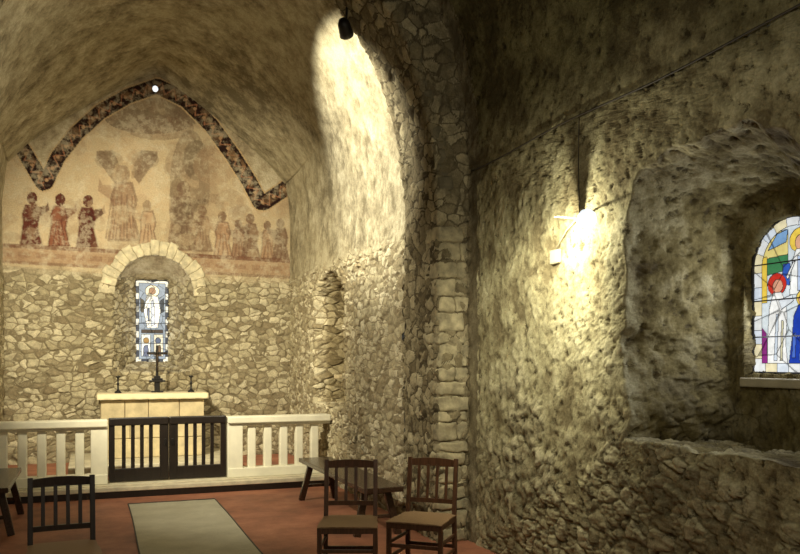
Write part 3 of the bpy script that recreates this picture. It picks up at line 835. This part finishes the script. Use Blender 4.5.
# ------------------------------------------------------------------ carpet runner
bm = bmesh.new(); nx, ny = 16, 130
rows = []
for j in range(ny+1):
    y = 1.0 + (8.98-1.0)*j/ny
    rows.append([bm.verts.new((.37+.9*i/nx + .008*math.sin(y*1.7), y, .008+.003*noise.noise(Vector((i*.4, y*3, 0))))) for i in range(nx+1)])
for a, b_ in zip(rows[:-1], rows[1:]):
    for i in range(nx): bm.faces.new((a[i], a[i+1], b_[i+1], b_[i]))
me = bpy.data.meshes.new('pile'); bm.to_mesh(me); bm.free(); me.materials.append(M['rug'])
t = thing('carpet_runner', 'long pale carpet runner on the red floor leading to the gates', 'rug', (0, 0, 0))
o = bpy.data.objects.new('pile', me); COL.objects.link(o); o.parent = t
sm = o.modifiers.new('s', 'SOLIDIFY'); sm.thickness = .007; sm.offset = -1
for x in (.37, 1.27):
    MB().tube([(x + .008*math.sin(y*1.7), y, .008) for y in np.linspace(1, 8.98, 60)], .007, 6).build('edge_strip', M['cable'], t)  # thin dark strips along the runner's sides
MB().tube([(x, 8.98, .009) for x in np.linspace(.37, 1.27, 8)], .009, 6).build('end_shadow_line', M['cable'], t)  # dark strip stands in for the shadow line at the runner's end

# ------------------------------------------------------------------ lamps and cables
LB = Vector((2.98, 4.74, 2.28))
t = thing('wall_spotlight', 'white round spotlight on the rough wall beside the window embrasure', 'lamp', LB)
def loc(p): return Vector(p) - LB
MB().box(loc((2.99, 4.80, 2.24)), (.035, .12, .10), .014).build('junction_box', M['white'], t)
MB().box(loc((2.90, 4.50, 2.455)), (.19, .05, .003), .001).build('shadow_visor', M['white'], t)  # thin plate added above the glow to cast a dark wedge
MB().tube([loc((2.985, 4.50, 2.456)), loc((2.93, 4.36, 2.455)), loc((2.85, 4.22, 2.42))], .005, 8).build('arm', M['white'], t, True)
MB().tube([loc((2.985, 4.80, 2.28)), loc((2.985, 4.66, 2.40)), loc((2.98, 4.52, 2.455))], .004, 8).build('flex', M['white'], t, True)
hd = Vector((2.81, 4.16, 2.39)); aim = (Vector((3.0, 4.6, 2.0)) - hd).normalized()
rot = aim.to_track_quat('Z', 'Y').to_matrix()
MB().lathe([(.004, -.056), (.028, -.049), (.048, -.030), (.057, -.004), (.059, .02), (.055, .035), (.050, .037), (.042, .025), (.01, .018)], loc(hd), 24, rot).build('lamp_head', M['glow'], t, True)
t2 = thing('arch_spotlight', 'small black spotlight fixed under the crown of the arch', 'lamp', (2.10, 6.84, 4.50))
a2 = Vector((.6, 1, -.55)).normalized(); r2 = a2.to_track_quat('Z', 'Y').to_matrix()
MB().lathe([(.004, -.07), (.04, -.065), (.055, -.03), (.06, .05), (.066, .09), (.06, .092), (.05, .04), (.01, .03)], (0, 0, -.02), 20, r2).build('lamp_head', M['iron'], t2, True)
MB().tube([(0, 0, -.02), (.01, -.02, .05), (.015, -.02, .14)], .012, 8).build('bracket', M['iron'], t2, True)
MB().lathe([(.045, .0), (.045, .01), (.01, .012)], a2*.055+Vector((0, 0, -.02)), 16, r2).build('bulb', M['bulb'], t2, True)
t3 = thing('apex_lamp', 'tiny bluish lamp at the top of the painted band', 'lamp', (CX, YE-.06, 5.37))
MB().lathe([(.03, .05), (.03, .012), (.012, 0)], (0, .02, -.0), 14, Matrix.Rotation(PI/2, 3, 'X')).build('mount', M['white'], t3, True)
MB().lathe([(.004, -.045), (.03, -.03), (.042, 0), (.03, .03), (.004, .045)], (0, -.03, 0), 16).build('bulb', M['glow'], t3, True)
pts = [(2.985, y, 3.12 + .012*math.sin(y*3)) for y in np.linspace(.8, 6.1, 60)]
cb = MB().tube(pts, .006, 6).build('cable', M['cable'], None, True); tag(cb, 'thin dark cable running along the nave wall above the window', 'cable')
pts = [(2.975, 4.49 + .01*math.sin(z*5), z) for z in np.linspace(2.47, 3.11, 20)]
cb = MB().tube(pts, .0035, 6).build('cable', M['cable'], None, True); tag(cb, 'short dark cable hanging down the wall to the white spotlight', 'cable')

# ------------------------------------------------------------------ lights
def light(kind, name, loc_, energy, color, aim=None, **kw):
    l = bpy.data.lights.new(name, kind); l.energy = energy; l.color = color
    for k, v_ in kw.items(): setattr(l, k, v_)
    o = bpy.data.objects.new(name, l); COL.objects.link(o); o.location = loc_
    if aim is not None: o.rotation_euler = (Vector(aim)-Vector(loc_)).to_track_quat('-Z', 'Y').to_euler()
    return o
WARM = (1, .90, .64); YEL = (1, .94, .69)
light('POINT', 'lamp_glow', (2.78, 4.50, 2.365), 21, YEL, shadow_soft_size=.014)
light('SPOT', 'lamp_light', (2.25, 4.45, 2.45), 110, YEL, aim=(3.0, 5.05, 1.6), spot_size=math.radians(105), spot_blend=.8, shadow_soft_size=.02)
light('SPOT', 'arch_lamp_light', (1.15, 7.9, 3.95), 350, (1, .95, .76), aim=(2.8, 7.95, 3.85), spot_size=math.radians(98), spot_blend=.35, shadow_soft_size=.03)
light('SPOT', 'chancel_lamp_a', (-.75, 7.3, 3.4), 980, WARM, aim=(1.6, 12, 1.9), spot_size=math.radians(84), spot_blend=.7, shadow_soft_size=.04)
light('SPOT', 'chancel_lamp_b', (2.5, 7.3, 3.2), 270, WARM, aim=(.4, 12, 1.8), spot_size=math.radians(90), spot_blend=.8, shadow_soft_size=.04)
light('SPOT', 'arch_floor_fill', (-.6, 7.1, 3.5), 360, (1, .92, .70), aim=(2.6, 9.0, 1.1), spot_size=math.radians(90), spot_blend=.8, shadow_soft_size=.04)  # added spot without a fixture, brightens floor and right chancel wall
light('SPOT', 'arch_jamb_fill', (-.7, 6.3, 3.0), 70, (1, .90, .68), aim=(2.72, 6.6, 1.5), spot_size=math.radians(50), spot_blend=1, shadow_soft_size=.04)  # added weak spot that lifts the inner arch jamb
light('SPOT', 'vault_wash', (1.8, 7.2, 3.6), 90, (1, .92, .70), aim=(-1.0, 8.0, 4.4), spot_size=math.radians(75), spot_blend=.8, shadow_soft_size=.1)  # added spot that brightens the upper left of the vault
light('AREA', 'daylight_side', (XN+.76, 3.57, 1.93), 7, (.95, .97, 1), aim=(XN-1, 3.57, 1.6), shape='RECTANGLE', size=.5, size_y=.8)
light('AREA', 'daylight_east', (CX, YE+.5, 2.1), 4, (.9, .95, 1), aim=(CX, 8, 1.5), shape='RECTANGLE', size=.4, size_y=1.1)
light('AREA', 'nave_fill', (.3, .6, 3.2), 34, (1, .92, .72), aim=(1.2, 6.5, .2), shape='DISK', size=1.0)

w = bpy.data.worlds.new('World'); S.world = w; w.use_nodes = True
w.node_tree.nodes['Background'].inputs[0].default_value = (.95, .88, .7, 1); w.node_tree.nodes['Background'].inputs[1].default_value = .05

# ------------------------------------------------------------------ camera
cd = bpy.data.cameras.new('Camera'); cam = bpy.data.objects.new('Camera', cd); COL.objects.link(cam)
cam.location = (0, 0, 1.53); cam.rotation_euler = (PI/2, 0, -TH)
cd.sensor_width = 36; cd.lens = 36*FP/800; cd.shift_y = 83/800
S.camera = cam
